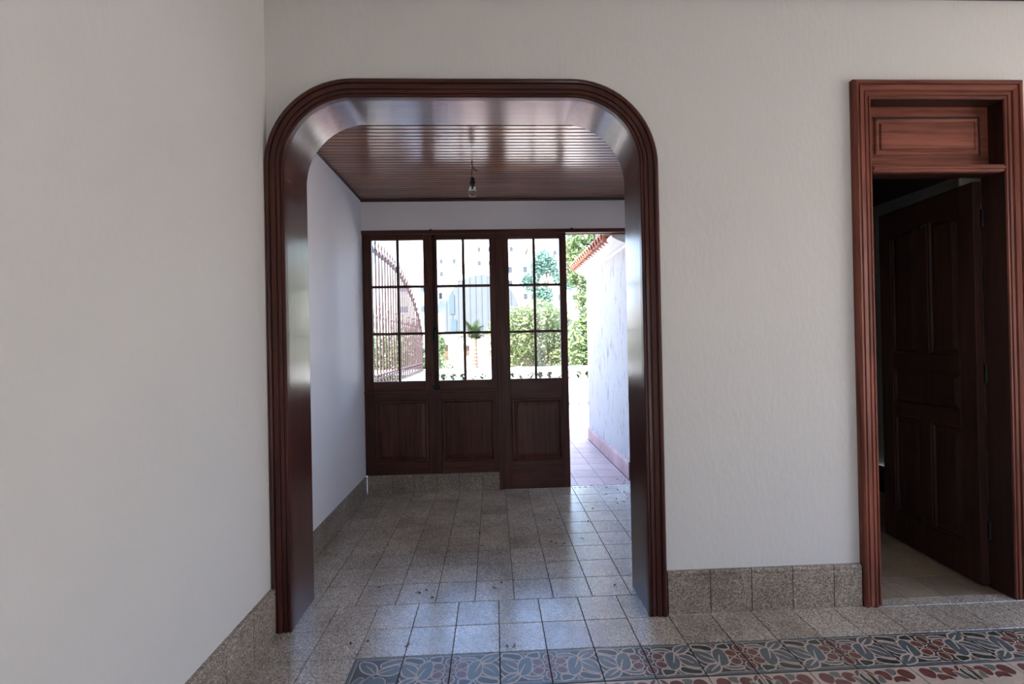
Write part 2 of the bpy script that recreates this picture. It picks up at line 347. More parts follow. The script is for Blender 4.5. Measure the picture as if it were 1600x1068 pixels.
# ------------------------------------------------------------------ arch surround
arch = tag(empty('arch_surround', (-0.12, 0.0, 0.0)), 'dark varnished wooden surround of the wide round-cornered arch', 'archway')
CP = [(0, 0.034), (0, 0.006), (0.003, 0.001), (0.009, 0.001), (0.0115, 0.006), (0.015, 0.006), (0.018, 0.0005), (0.029, -0.001), (0.033, 0.005), (0.036, 0.005),
      (0.039, 0.0), (0.056, -0.004), (0.060, 0.003), (0.063, 0.003), (0.066, -0.004), (0.073, -0.007), (0.081, -0.005), (0.087, 0.002), (0.089, 0.012), (0.089, 0.034)]
LP = [(0.003, 0.010), (0.003, 0.283), (0.023, 0.283), (0.023, 0.010)]
def keep_world(o, par):
    o.parent = par; o.matrix_parent_inverse = par.matrix_world.inverted()
bpy.context.view_layer.update()
for part in ('left', 'cl', 'top', 'cr', 'right'):
    mt = 'arch_x' if part == 'top' else 'arch_z'
    c = sweep('casing', mt, arch_path(part, 18), CP); c.location = -arch.location; c.parent = arch
    l = sweep('lining', mt.replace('arch', 'lining'), arch_path(part, 56), LP); l.location = -arch.location; l.parent = arch
    if part in ('cl', 'cr'):
        for o in (c, l):
            for p in o.data.polygons: p.use_smooth = False

# ------------------------------------------------------------------ floors
G = 0.0028
flo = tag(box('floor', 'joint', -1.03, XR, YB, 0.2, -0.03, -0.0042), 'terrazzo floor with patterned border tiles in the near room', 'floor', kind='structure')
tm = tile_mesh('tile', 0.2 - G, 0.2 - G); tm.materials.append(M['terr'])
def tile(par, x, y, me=None): return share('tile', me or tm, par, (x, y, 0))
for k in range(-5, 4): tile(flo, 0.1 + 0.2 * k, 0.1)                      # row under the arch
for k in range(-5, 21): tile(flo, 0.1 + 0.2 * k, -0.1)                   # row along the wall
for j in range(5):
    for k in (-5, -4): tile(flo, 0.1 + 0.2 * k, -0.3 - 0.2 * j)
tag(box('floor_rest', 'p_line', -1.03, XR, YB, -1.2, -0.0041, 0.0), 'floor of the near room behind the viewer', 'floor', kind='structure')
flp = tag(box('floor_passage', 'joint', PXL, PXR, 0.2, 2.05, -0.03, -0.0042), 'grey terrazzo tile floor of the passage', 'floor', kind='structure')
tn = tile_mesh('tile', 0.2 - G, 0.05 - G); tn.materials.append(M['terr'])
te = tile_mesh('tile', 0.0225, 0.2 - G); te.materials.append(M['terr'])
for j in range(9):
    for k in range(-5, 7): tile(flp, -0.02 + 0.2 * k, 0.3 + 0.2 * j)
    tile(flp, -1.1325, 0.3 + 0.2 * j, te)
for k in range(-5, 7): tile(flp, -0.02 + 0.2 * k, 2.025, tn)
tc_ = tile_mesh('tile', 0.2 - G, 0.028); tc_.materials.append(M['terr'])
for k in list(range(4, 9)) + list(range(13, 21)): tile(flo, 0.1 + 0.2 * k, 0.0145, tc_)
for j in range(6): tile(flo, -1.0125, -0.1 - 0.2 * j, te)

# patterned border tiles: the motif spans two tiles and turns by 180 degrees about the flower
def smooth_poly(pts, k=3):
    out = []; n = len(pts)
    for i in range(n):
        p0, p1, p2, p3 = (Vector(pts[(i + d) % n]) for d in (-1, 0, 1, 2))
        for j in range(k):
            t = j / k
            out.append(tuple(0.5 * ((2 * p1) + (p2 - p0) * t + (2 * p0 - 5 * p1 + 4 * p2 - p3) * t * t + (3 * p1 - p0 - 3 * p2 + p3) * t ** 3)))
    return out
def grow(pts, d):
    n = len(pts); a = sum(pts[i][0] * pts[(i + 1) % n][1] - pts[(i + 1) % n][0] * pts[i][1] for i in range(n)); s = 1 if a > 0 else -1
    out = []
    for i in range(n):
        e = Vector(pts[(i + 1) % n]) - Vector(pts[i - 1]); e = e.normalized() if e.length > 1e-9 else Vector((0, 0))
        out.append((pts[i][0] + s * e.y * d, pts[i][1] - s * e.x * d))
    return out
def clip(pts, x0, x1, y0, y1):
    for ax, lim, sg in ((0, x0, 1), (0, x1, -1), (1, y0, 1), (1, y1, -1)):
        out = []
        for i in range(len(pts)):
            a, b = pts[i - 1], pts[i]; ia, ib = sg * (a[ax] - lim) >= 0, sg * (b[ax] - lim) >= 0
            if ia != ib:
                t = (lim - a[ax]) / (b[ax] - a[ax]); out.append((a[0] + t * (b[0] - a[0]), a[1] + t * (b[1] - a[1])))
            if ib: out.append(b)
        pts = out
        if len(pts) < 3: return []
    return pts
def ell(cx, cy, a, b, ang=0, n=10):
    c, s = math.cos(ang), math.sin(ang)
    return [(cx + a * math.cos(t) * c - b * math.sin(t) * s, cy + a * math.cos(t) * s + b * math.sin(t) * c) for t in [2 * math.pi * i / n for i in range(n)]]
def stroke(pts, w):
    L, R_ = [], []
    for i, p in enumerate(pts):
        d = (Vector(pts[min(i + 1, len(pts) - 1)]) - Vector(pts[max(i - 1, 0)])).normalized(); ww = w * (1 - 0.55 * i / (len(pts) - 1))
        L.append((p[0] - d.y * ww, p[1] + d.x * ww)); R_.append((p[0] + d.y * ww, p[1] - d.x * ww))
    return L + R_[::-1]
PM = ['p_dark', 'p_line', 'p_slate', 'p_red', 'p_grey', 'p_dark']
def pattern_tile(name, shapes, cx, cy, base):
    """shapes: (material slot, polygon, outline width, level); the tile is centred on (cx, cy) of the motif"""
    me0 = tile_mesh(name, 0.2 - G, 0.2 - G); bm = bmesh.new(); bm.from_mesh(me0); bpy.data.meshes.remove(me0)
    for f in bm.faces: f.material_index = base
    h = 0.1 - G / 2 - 0.0012
    def put(poly, mi, z):
        poly = clip([(x - cx, y - cy) for x, y in poly], -h, h, -h, h); q = []
        for p in poly:
            if not q or math.dist(p, q[-1]) > 2e-4: q.append(p)
        if len(q) > 2 and math.dist(q[0], q[-1]) < 2e-4: q.pop()
        if len(q) < 3: return
        f = bm.faces.new([bm.verts.new((x, y, z)) for x, y in q]); f.normal_update()
        if f.normal.z < 0: f.normal_flip()
        f.material_index = mi
        bmesh.ops.triangulate(bm, faces=[f])
    for i, (mi, poly, ow, lv) in enumerate(shapes):
        z = 0.00012 * (1 + 2 * lv)
        if ow: put(grow(poly, ow), 1, z + i * 0.000002)
        put(poly, mi, z + 0.00010 + i * 0.000002)
    me = bpy.data.meshes.new(name); bm.to_mesh(me); bm.free()
    for k in PM: me.materials.append(M[k])
    return me
half = []                                            # shapes right of the flower centre (0, 0)
OV = [(0.074, 0.010), (0.086, 0.038), (0.117, 0.047), (0.126, 0.030), (0.128, -0.006), (0.115, -0.040), (0.094, -0.056), (0.078, -0.054), (0.070, -0.028)]
UP = [(0.124, 0.050), (0.140, 0.075), (0.168, 0.086), (0.198, 0.087), (0.190, 0.062), (0.167, 0.042), (0.138, 0.036)]
LG = [(0.136, 0.026), (0.168, 0.026), (0.190, 0.002), (0.198, -0.048), (0.166, -0.044), (0.138, -0.027), (0.130, 0.000)]
LW = [(0.112, -0.055), (0.127, -0.043), (0.162, -0.058), (0.190, -0.066), (0.184, -0.084), (0.142, -0.080), (0.117, -0.070)]
BL = [(0.040, -0.056), (0.062, -0.053), (0.088, -0.064), (0.076, -0.078), (0.058, -0.082), (0.042, -0.084)]
TC = [(0.030, 0.057), (0.055, 0.069), (0.088, 0.066), (0.116, 0.050), (0.101, 0.050), (0.069, 0.057)]
for mi, p in ((2, OV), (2, UP), (2, LG), (0, LW), (5, BL), (2, TC)): half.append((mi, grow(smooth_poly(p), -0.0008), 0.0068, 1))
for p in ([(0.124, 0.042), (0.112, 0.012), (0.098, -0.018)], [(0.130, 0.042), (0.152, 0.058), (0.172, 0.072)], [(0.134, 0.014), (0.156, -0.004), (0.178, -0.026)]):
    half.append((1, stroke(p, 0.0042), 0, 3))
fl = []
for px, py in ((0, 0.052), (0.047, 0.025), (0.047, -0.025)):
    for s in (1, -1): fl.append((3, ell(s * px, s * py, 0.0225, 0.019, math.atan2(py, px) if px else math.pi / 2, 8), 0.0052, 1))
fl.append((3, ell(0, 0, 0.022, 0.018, 0, 10), 0.004, 3))
bands = [(2, [(-0.25, s * 0.092 - 0.0055), (0.25, s * 0.092 - 0.0055), (0.25, s * 0.092 + 0.0075), (-0.25, s * 0.092 + 0.0075)], 0.0028, 0) for s in (1, -1)]
tri = [(1, stroke([(0.198, 0.030), (0.178, 0.060)], 0.0035), 0, 2), (1, stroke([(0.03, 0.085), (0.05, 0.06)], 0.003), 0, 0), (1, stroke([(0.198, -0.075), (0.16, -0.09)], 0.003), 0, 0), (1, stroke([(0.095, -0.06), (0.108, -0.085)], 0.003), 0, 0), (1, stroke([(0.2, -0.055), (0.19, -0.09)], 0.002), 0, 2), (1, stroke([(0.090, 0.075), (0.110, 0.052)], 0.002), 0, 2)]
def rot180(sh): return [(mi, [(-x, -y) for x, y in p], ow, lv) for mi, p, ow, lv in sh]
motif = bands + half + rot180(half) + tri + rot180(tri) + fl
t_r = pattern_tile('patterned_tile', motif, 0.1, 0.0, 0)      # flower at its left edge
t_l = pattern_tile('patterned_tile', motif, -0.1, 0.0, 0)     # flower at its right edge
corner = [(2, [(-0.11, 0.086), (0.11, 0.086), (0.11, 0.11), (-0.11, 0.11)], 0.003, 0), (2, [(-0.11, -0.11), (-0.086, -0.11), (-0.086, 0.11), (-0.11, 0.11)], 0.003, 0)]
CL = [(-0.070, 0.070), (-0.030, 0.066), (0.000, 0.040), (0.006, 0.000), (-0.030, 0.006), (-0.058, 0.030)]
for p, mi in ((CL, 2), ([(0.02, 0.055), (0.055, 0.075), (0.094, 0.080), (0.094, 0.060), (0.060, 0.050), (0.025, 0.035)], 2), ([(0.010, 0.004), (0.04, 0.03), (0.09, 0.045), (0.098, 0.01), (0.06, -0.012)], 2)):
    corner.append((mi, grow(smooth_poly(p), -0.0008), 0.0062, 1))
    corner.append((mi, smooth_poly([(-y, -x) for x, y in p]) if p is not CL else ell(0.03, -0.045, 0.03, 0.02, -0.8), 0.0034, 1))
corner += [(1, stroke([(0.0, 0.004), (-0.02, 0.03), (-0.045, 0.048)], 0.003), 0, 3), (1, stroke([(0.008, 0.0), (0.045, 0.012), (0.075, 0.028)], 0.003), 0, 3), (3, ell(0.075, -0.075, 0.022, 0.018, 0.8), 0.003, 1)]
t_c = pattern_tile('patterned_tile', corner, 0, 0, 0)
share('patterned_tile', t_c, flo, (-0.5, -0.3, 0))
for k in range(-2, 21): share('patterned_tile', t_l if k % 2 == 0 else t_r, flo, (0.1 + 0.2 * k, -0.3, 0))
for j in range(1, 5): share('patterned_tile', t_l if j % 2 else t_r, flo, (-0.5, -0.3 - 0.2 * j, 0), (0, 0, math.pi / 2))
# field tiles: beige with brick red and grey green lobes, mirrored from tile to tile
FT = [(5, [(-0.020, -0.021), (-0.010, -0.045), (-0.018, -0.09), (-0.033, -0.085), (-0.037, -0.054)], 0), (5, [(0.010, -0.026), (0.024, -0.039), (0.019, -0.084), (0.003, -0.083), (0.011, -0.049)], 0),
      (3, [(0.009, -0.007), (0.025, -0.013), (0.035, -0.031), (0.033, -0.038), (0.016, -0.024)], 0),
      (3, [(0.048, -0.020), (0.073, -0.015), (0.092, -0.032), (0.086, -0.060), (0.071, -0.069), (0.058, -0.061), (0.057, -0.038), (0.040, -0.034)], 0),
      (4, [(0.093, -0.013), (0.119, -0.010), (0.131, -0.020), (0.119, -0.039), (0.098, -0.044), (0.096, -0.027)], 0),
      (3, [(0.137, -0.021), (0.158, -0.013), (0.178, -0.024), (0.183, -0.049), (0.172, -0.065), (0.154, -0.070), (0.137, -0.055), (0.128, -0.037)], 0),
      (3, [(0.097, -0.055), (0.121, -0.049), (0.140, -0.060), (0.138, -0.082), (0.107, -0.075), (0.085, -0.081), (0.086, -0.068)], 0),
      (4, [(0.041, -0.045), (0.055, -0.041), (0.052, -0.068), (0.047, -0.079), (0.024, -0.077)], 0)]
fsh = [(mi, smooth_poly(p, 2), 0, 1) for mi, p, _ in FT]
fsh += [(mi, [(x, -0.2 - y) for x, y in p], 0, 1) for mi, p, _, _ in fsh]
f_a = pattern_tile('field_tile', fsh, 0.1, -0.1, 1)
f_b = pattern_tile('field_tile', [(mi, [(0.2 - x, y) for x, y in p], 0, 1) for mi, p, _, _ in fsh], 0.1, -0.1, 1)
for j in range(4):
    for k in range(-2, 21): share('field_tile', (f_b if k % 2 == 0 else f_a) if j % 2 == 0 else (f_a if k % 2 == 0 else f_b), flo, (0.1 + 0.2 * k, -0.5 - 0.2 * j, 0))

# ------------------------------------------------------------------ skirtings, tile by tile
def skirt_tile_mesh(w, h, t, cap=0.024):
    """upright tile facing -y, base at z = 0, with a small rounded cap moulding"""
    bm = bmesh.new(); prof = [(0.0, 0.0), (-t, 0.0), (-t, h - cap - 0.004), (-t + 0.003, h - cap), (-t + 0.003, h - cap + 0.003), (-t - 0.001, h - cap + 0.006), (-t - 0.001, h - 0.006), (-t + 0.004, h), (0.0, h)]
    A = [bm.verts.new((-w / 2, y, z)) for y, z in prof]; B = [bm.verts.new((w / 2, y, z)) for y, z in prof]
    for i in range(len(prof)): bm.faces.new((A[i], A[(i + 1) % len(prof)], B[(i + 1) % len(prof)], B[i]))
    bm.faces.new(A); bm.faces.new(B); return fin(bm, 'tile')
def skirting(name, label, edges, fixed, axis, sign, h, t, mat='terr_skirt', wall_gap=0.0):
    par = tag(empty(name, (0, 0, 0)), label, 'skirting', kind='structure'); cache = {}
    e0, e1 = edges[0], edges[-1]; q = fixed + sign * (t - 0.005)
    if axis == 'x': box('joint_bed', 'joint', e0, e1, min(fixed, q), max(fixed, q), 0.0, h - 0.006, par)
    else: box('joint_bed', 'joint', min(fixed, q), max(fixed, q), e0, e1, 0.0, h - 0.006, par)
    for a, b in zip(edges, edges[1:]):
        w = round(b - a - 0.0036, 4)
        if w not in cache: cache[w] = skirt_tile_mesh(w, h, t); cache[w].materials.append(M[mat])
        c = (a + b) / 2
        if axis == 'x': share('tile', cache[w], par, (c, fixed, 0), (0, 0, 0 if sign < 0 else math.pi))
        else: share('tile', cache[w], par, (fixed, c, 0), (0, 0, math.pi / 2 if sign > 0 else -math.pi / 2))
    return par
skirting('baseboard_front', 'terrazzo skirting tiles between the arch and the right doorway', [0.802, 1.007, 1.208, 1.409, 1.612, 1.752], 0.0295, 'x', -1, 0.201, 0.0195)
skirting('baseboard_front_end', 'terrazzo skirting tiles right of the doorway', [2.612, 2.812, 3.012, 3.212, 3.412, 3.612, 3.812, 4.012, 4.18], 0.0295, 'x', -1, 0.201, 0.0195)
skirting('baseboard_left', 'terrazzo skirting tiles along the left wall', [-4.0 + 0.2 * i + 0.0 for i in range(20)] + [-0.004], XL, 'y', 1, 0.205, 0.022)
skirting('baseboard_passage', 'terrazzo skirting tiles along the passage side wall', [0.29 + 0.2 * i for i in range(9)] + [1.985], PXL, 'y', 1, 0.155, 0.015)
skirting('baseboard_passage_far', 'low terrazzo tile plinth under the two fixed windows', [-1.13, -0.914, -0.718, -0.522, -0.323, -0.119, 0.034], 2.035, 'x', -1, 0.160, 0.045)

# ------------------------------------------------------------------ right doorway with transom and open leaf
d1 = tag(empty('door_1', (0, 0, 0)), 'tall red-brown wooden doorway with transom panel and open leaf', 'door', kind='structure')
DX0, DX1, DZ = 1.848, 2.523, 2.450
DP = [(0, 0.032), (0, 0.012), (0.004, 0.008), (0.010, 0.008), (0.0125, 0.013), (0.016, 0.013), (0.019, 0.007), (0.030, 0.006), (0.034, 0.011), (0.037, 0.011), (0.040, 0.004),
      (0.060, 0.000), (0.064, 0.006), (0.067, 0.006), (0.070, -0.002), (0.080, -0.004), (0.087, 0.000), (0.091, 0.008), (0.091, 0.032)]
def mitre(pts, prof):   # straight casing pieces with mitred ends
    return pts
def casing_piece(name, mat, p0, p1, n, m0, m1, prof, par):
    """p0, p1: (x, z) inner-edge ends; n: outward normal; m0, m1: how far the end runs on per unit offset"""
    d = (Vector(p1) - Vector(p0)).normalized(); bm = bmesh.new()
    A = [bm.verts.new((p0[0] + n[0] * o - d.x * o * m0, y, p0[1] + n[1] * o - d.y * o * m0)) for o, y in prof]
    B = [bm.verts.new((p1[0] + n[0] * o + d.x * o * m1, y, p1[1] + n[1] * o + d.y * o * m1)) for o, y in prof]
    for i in range(len(prof)): bm.faces.new((A[i], A[(i + 1) % len(prof)], B[(i + 1) % len(prof)], B[i]))
    bm.faces.new(A); bm.faces.new(B); return link(name, fin(bm, name), mat, par)
casing_piece('casing', 'door_z', (DX0, 0.0), (DX0, DZ), (-1, 0), 0, 1, DP, d1)
casing_piece('casing', 'door_z', (DX1, 0.0), (DX1, DZ), (1, 0), 0, 1, DP, d1)
casing_piece('casing', 'door_x', (DX0, DZ), (DX1, DZ), (0, 1), 1, 1, DP, d1)
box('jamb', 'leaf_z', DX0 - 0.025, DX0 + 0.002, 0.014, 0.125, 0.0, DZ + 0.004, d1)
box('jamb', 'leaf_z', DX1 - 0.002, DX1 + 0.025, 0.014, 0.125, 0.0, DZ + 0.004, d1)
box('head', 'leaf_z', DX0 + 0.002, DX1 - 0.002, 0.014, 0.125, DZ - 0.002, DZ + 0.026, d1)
tb = box('transom_bar', 'door_x', DX0 + 0.0025, DX1 - 0.0025, 0.010, 0.040, 2.094, 2.130, d1, 0.004)
box('transom_bar_shade', 'leaf_z', DX0 + 0.0025, DX1 - 0.0025, 0.0405, 0.120, 2.100, 2.130, d1)  # rear of the transom bar, in dark wood to imitate its shaded underside
box('bead', 'door_x', DX0 + 0.003, DX1 - 0.003, 0.002, 0.011, 2.106, 2.119, tb, 0.003)
tp = box('transom_frame', 'door_x', DX0 + 0.0025, DX1 - 0.0025, 0.086, 0.104, 2.131, DZ - 0.003, d1)
# raised transom panel with a moulded edge
rings_panel('transom_panel', 'door_x', 1.925, 2.463, 2.205, 2.386, [(0, 0.0865), (0.0, 0.080), (0.006, 0.076), (0.016, 0.078), (0.022, 0.083), (0.027, 0.083), (0.028, 0.075), (0.034, 0.074)], tp)
box('transom_shadow_strip', 'leaf_z', 1.915, 2.473, 0.077, 0.0855, 2.388, 2.396, tp, 0.002)  # dark strips that draw in a shadow line above and right of the panel
box('transom_shadow_strip', 'leaf_z', 2.465, 2.473, 0.077, 0.0855, 2.200, 2.386, tp, 0.002)
leaf = empty('leaf', (2.498, 0.128, 0.0), math.radians(84.4)); leaf.parent = d1
LW_, LH = 0.672, 2.085
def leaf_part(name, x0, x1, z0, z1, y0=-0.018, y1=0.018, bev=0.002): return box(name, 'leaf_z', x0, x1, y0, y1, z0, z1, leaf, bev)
leaf_part('stile', 0, 0.095, 0.008, LH); leaf_part('stile', LW_ - 0.095, LW_, 0.008, LH); leaf_part('muntin', 0.296, 0.376, 0.19, 0.80); leaf_part('muntin', 0.296, 0.376, 1.19, 1.93)
leaf_part('rail', 0.095, LW_ - 0.095, 0.008, 0.19); leaf_part('rail', 0.095, LW_ - 0.095, 0.80, 0.88); leaf_part('rail', 0.095, LW_ - 0.095, 1.10, 1.19)
def swoop(u): return 1.93 - 0.085 * math.cos(math.pi * u) * 0.6
pts = [(0.095, LH)] + [(0.095 + (LW_ - 0.19) * i / 12, 1.90 + 0.055 * math.sin(math.pi * (i / 12))) for i in range(13)] + [(LW_ - 0.095, LH)]
top = extrude_poly('top_rail', 'leaf_z', pts, -0.018, 0.018, leaf)
def leaf_panel(x0, x1, z0, z1):
    for s in (-1, 1):
        st = [(0, 0.004 * s), (0.0, 0.010 * s), (0.012, 0.013 * s), (0.020, 0.006 * s), (0.045, 0.013 * s)]
        rings_panel('panel', 'leaf_z', x0, x1, z0, z1, st, leaf)
for a, b in ((0.095, 0.296), (0.376, LW_ - 0.095)):
    leaf_panel(a, b, 0.19, 0.80); leaf_panel(a, b, 1.19, 1.96)
leaf_panel(0.095, LW_ - 0.095, 0.88, 1.10)
for z in (0.25, 1.05, 1.85):
    bm = bmesh.new(); lathe(bm, [(0.007, 0), (0.007, 0.09)], 8, -0.004, -0.022, z); link('hinge', fin(bm, 'hinge'), 'iron', leaf)
# room beyond the doorway
tag(boxes('wall_bedroom', 'wall', [(1.45, 1.55, 0.28, 3.4, -0.03, 2.7), (3.9, 4.0, 0.28, 3.4, -0.03, 2.7), (1.45, 4.0, 3.4, 3.5, -0.03, 2.7)]), 'walls of the dark room beyond the open door', 'wall', kind='structure')
tag(box('ceiling_bedroom', 'ceil_dark', 1.45, 4.0, 0.276, 3.45, 2.62, 2.69), 'dark wooden ceiling of the room beyond the door', 'ceiling', kind='structure')
flb = tag(box('floor_bedroom', 'joint', 1.56, 3.89, 0.201, 3.39, -0.03, -0.0042), 'beige tile floor of the dark room beyond the door', 'floor', kind='structure')
tb_ = tile_mesh('tile', 0.2 - G, 0.2 - G); tb_.materials.append(M['beige_tile'])
for j in range(9):
    for k in range(8): share('tile', tb_, flb, (1.72 + 0.2 * k, 0.164 + 0.2 * j, 0))
ts = tile_mesh('tile', 0.19, 0.064 - G); ts.materials.append(M['terr'])
for k in range(4): share('tile', ts, flo, (1.92 + 0.1925 * k, 0.032, 0.0005))
box('slab', 'joint', 1.83, 2.54, 0.0, 0.26, -0.03, -0.0045, flo)

# ------------------------------------------------------------------ glazed partition
FY0, FY1 = 2.000, 2.040
hd = tag(empty('trim_3', (0, 0, 0)), 'dark wooden head rail with sliding track over the glazed partition', 'trim', kind='structure')
box('head_rail', 'win_x', PXL, PXR, 1.990, 2.046, 2.286, 2.319, hd, 0.002)
box('track', 'win_x', 0.672, PXR, 2.060, 2.080, 2.284, 2.300, hd)
for x in (-0.535, 0.72): box('track_bolt', 'iron', x - 0.012, x + 0.012, 1.982, 1.992, 2.309, 2.324, hd, 0.003)
def sash(name, label, cat, x0, x1, z0, z1, gx0, gx1, gz0, gz1, panel=None, kick=None):
    e = tag(empty(name, ((x0 + x1) / 2, FY0, z0)), label, cat, kind='structure'); L = e.location.copy()
    def P(nm, mat, a, b, c, d, f, g, par=e, bev=0.0025):
        o = box(nm, mat, a, b, c, d, f, g, None, bev); o.parent = par
        if par is e: o.location = -L
        return o
    P('stile', 'win_z', x0, gx0, FY0, FY1, z0, z1); P('stile', 'win_z', gx1, x1, FY0, FY1, z0, z1)
    P('rail', 'win_x', gx0, gx1, FY0, FY1, gz1, z1)
    P('rail', 'win_x', gx0, gx1, FY0, FY1, (panel[3] if panel else z0), gz0)
    cx = (gx0 + gx1) / 2; zz = [gz0, gz0 + (gz1 - gz0) * 0.336, gz0 + (gz1 - gz0) * 0.670, gz1]; mw = 0.0115
    P('muntin', 'win_z', cx - mw, cx + mw, FY0 + 0.006, FY1 - 0.006, gz0, gz1)
    for z in zz[1:3]:
        P('muntin', 'win_x', gx0, cx - mw, FY0 + 0.006, FY1 - 0.006, z - mw, z + mw); P('muntin', 'win_x', cx + mw, gx1, FY0 + 0.006, FY1 - 0.006, z - mw, z + mw)
    for i in range(3):
        za = zz[i] + (mw if i else 0) - 0.001; zb = zz[i + 1] - (mw if i < 2 else 0) + 0.001
        for a, b in ((gx0, cx - mw), (cx + mw, gx1)): P('pane', 'glass', a - 0.001, b + 0.001, FY0 + 0.021, FY0 + 0.0225, za, zb, e, 0)
    if panel:
        a, b, c, d = panel
        o = rings_panel('panel', 'win_z', a, b, c, d, [(0, FY0 + 0.002), (0.004, FY0 - 0.007), (0.014, FY0 - 0.009), (0.022, FY0 - 0.002), (0.030, FY0 + 0.010), (0.060, FY0 + 0.002), (0.075, FY0 + 0.002)]); o.parent = e; o.location = -L
        P('panel_back', 'win_z', a - 0.01, b + 0.01, FY0 + 0.024, FY1 - 0.004, c - 0.01, d + 0.01, e, 0)
        P('rail', 'win_x', gx0, gx1, FY0, FY1, z0, c)
    return e
w1 = sash('window_1', 'six-pane wooden casement at the left with the iron fence behind it', 'window', PXL + 0.004, -0.552, 0.905, 2.284, -1.060, -0.608, 0.985, 2.235)
w2 = sash('window_2', 'middle six-pane wooden casement with a slim bolt on its left stile', 'window', -0.548, 0.034, 0.905, 2.284, -0.487, -0.022, 0.985, 2.235)
d2 = sash('door_2', 'glazed wooden door leaf with six panes above a raised panel', 'door', 0.062, 0.668, 0.004, 2.284, 0.150, 0.606, 0.985, 2.235, panel=(0.150, 0.606, 0.255, 0.805))
# meeting strip and bolt on window_2
L2 = w2.location
def on2(o): o.parent = w2; o.location = -L2; return o
on2(box('meeting_strip', 'win_z', -0.566, -0.536, 1.984, 2.001, 0.91, 2.283, None, 0.004))
bm = bmesh.new(); tube(bm, [(-0.512, 1.992, 0.93), (-0.512, 1.992, 2.27)], 0.005, 8); rod = on2(link('bolt_rod', fin(bm, 'bolt_rod'), 'iron'))
on2(box('bolt_plate', 'iron', -0.530, -0.494, 1.990, 2.001, 1.34, 1.46, None, 0.003))
bm = bmesh.new(); tube(bm, [(-0.512, 1.990, 1.42), (-0.512, 1.962, 1.42), (-0.512, 1.955, 1.40), (-0.512, 1.955, 1.35)], [0.006, 0.006, 0.007, 0.009], 8); on2(link('bolt_handle', fin(bm, 'bolt_handle'), 'iron'))
on2(box('bolt_keeper', 'iron', -0.545, -0.480, 1.984, 2.001, 0.908, 0.945, None, 0.004)); on2(box('bolt_keeper', 'iron', -0.53, -0.494, 1.984, 2.001, 2.25, 2.275, None, 0.003))
# mullion between window_2 and the door leaf
tag(box('trim_4', 'win_z', 0.0342, 0.0618, 1.990, 2.044, 0.0, 2.286, None, 0.003), 'dark wooden post between middle window and door leaf', 'trim', kind='structure')
# wooden apron below the two windows
ap = tag(empty('apron_panel', (-0.55, 2.0, 0.16)), 'dark wooden apron with two raised panels under the windows', 'panelling')
def onap(o): o.parent = ap; o.location = -ap.location; return o
onap(box('sill_rail', 'win_x', PXL + 0.003, 0.034, 1.992, 2.042, 0.876, 0.904, None, 0.003))
for a, b in ((PXL + 0.003, -1.058), (-0.588, -0.468), (0.001, 0.034)): onap(box('stile', 'win_z', a, b, FY0, FY1, 0.162, 0.875, None, 0.002))
for a, b in ((-1.058, -0.588), (-0.468, 0.001)):
    onap(box('rail', 'win_x', a, b, FY0, FY1, 0.815, 0.875, None, 0.002)); onap(box('rail', 'win_x', a, b, FY0, FY1, 0.162, 0.268, None, 0.002))
    onap(rings_panel('panel', 'win_z', a, b, 0.268, 0.815, [(0, FY0 + 0.002), (0.004, FY0 - 0.007), (0.014, FY0 - 0.009), (0.022, FY0 - 0.002), (0.030, FY0 + 0.010), (0.060, FY0 + 0.002), (0.075, FY0 + 0.002)]))
    onap(box('panel_back', 'win_z', a - 0.01, b + 0.01, FY0 + 0.024, FY1 - 0.004, 0.268, 0.815))

# ------------------------------------------------------------------ bare bulb
BX, BY = -0.126, 1.12
lb = tag(empty('light_bulb', (BX, BY, 2.33)), 'bare clear light bulb in black holder hanging from the board ceiling', 'light bulb')
def onb(o): o.parent = lb; o.location = -lb.location; return o
bm = bmesh.new(); tube(bm, [(BX + 0.002, BY, 2.604), (BX - 0.001, BY, 2.575), (BX + 0.003, BY, 2.55), (BX - 0.002, BY, 2.52), (BX - 0.001, BY, 2.468)], 0.0022, 6); cd = onb(link('cord', fin(bm, 'cord', True), 'cord'))
bm = bmesh.new(); tube(bm, [(BX + 0.0, BY, 2.590), (BX + 0.002, BY, 2.556), (BX + 0.016, BY - 0.004, 2.530), (BX + 0.034, BY - 0.006, 2.516)], 0.0034, 6); onb(link('spare_wire', fin(bm, 'spare_wire', True), 'cord'))
bm = bmesh.new(); lathe(bm, [(0.004, 2.474), (0.012, 2.471), (0.017, 2.464), (0.0185, 2.444), (0.020, 2.442), (0.020, 2.421), (0.0165, 2.419)], 16, BX, BY); onb(link('holder', fin(bm, 'holder', True), 'black'))
bm = bmesh.new(); lathe(bm, [(0.0135, 2.424), (0.0135, 2.405), (0.0125, 2.403)], 14, BX, BY); onb(link('screw_cap', fin(bm, 'screw_cap', True), 'brass'))
bp = [(0.0128, 2.416), (0.0150, 2.408), (0.0205, 2.398), (0.0265, 2.386), (0.0295, 2.372), (0.0290, 2.360), (0.0250, 2.347), (0.0180, 2.338), (0.0080, 2.334), (0.001, 2.3335)]
bm = bmesh.new(); lathe(bm, bp, 24, BX, BY, cap=False); bme_ = fin(bm, 'bulb_glass', True)
def clear_glass():
    m, t, b = nodes('clear_bulb_glass'); b.inputs['Transmission Weight'].default_value = 1.0; b.inputs['Roughness'].default_value = 0.02; b.inputs['IOR'].default_value = 1.35
    b.inputs['Base Color'].default_value = (0.95, 0.95, 0.94, 1); return m
M['bulb'] = clear_glass()
onb(link('bulb_glass', bme_, 'bulb'))
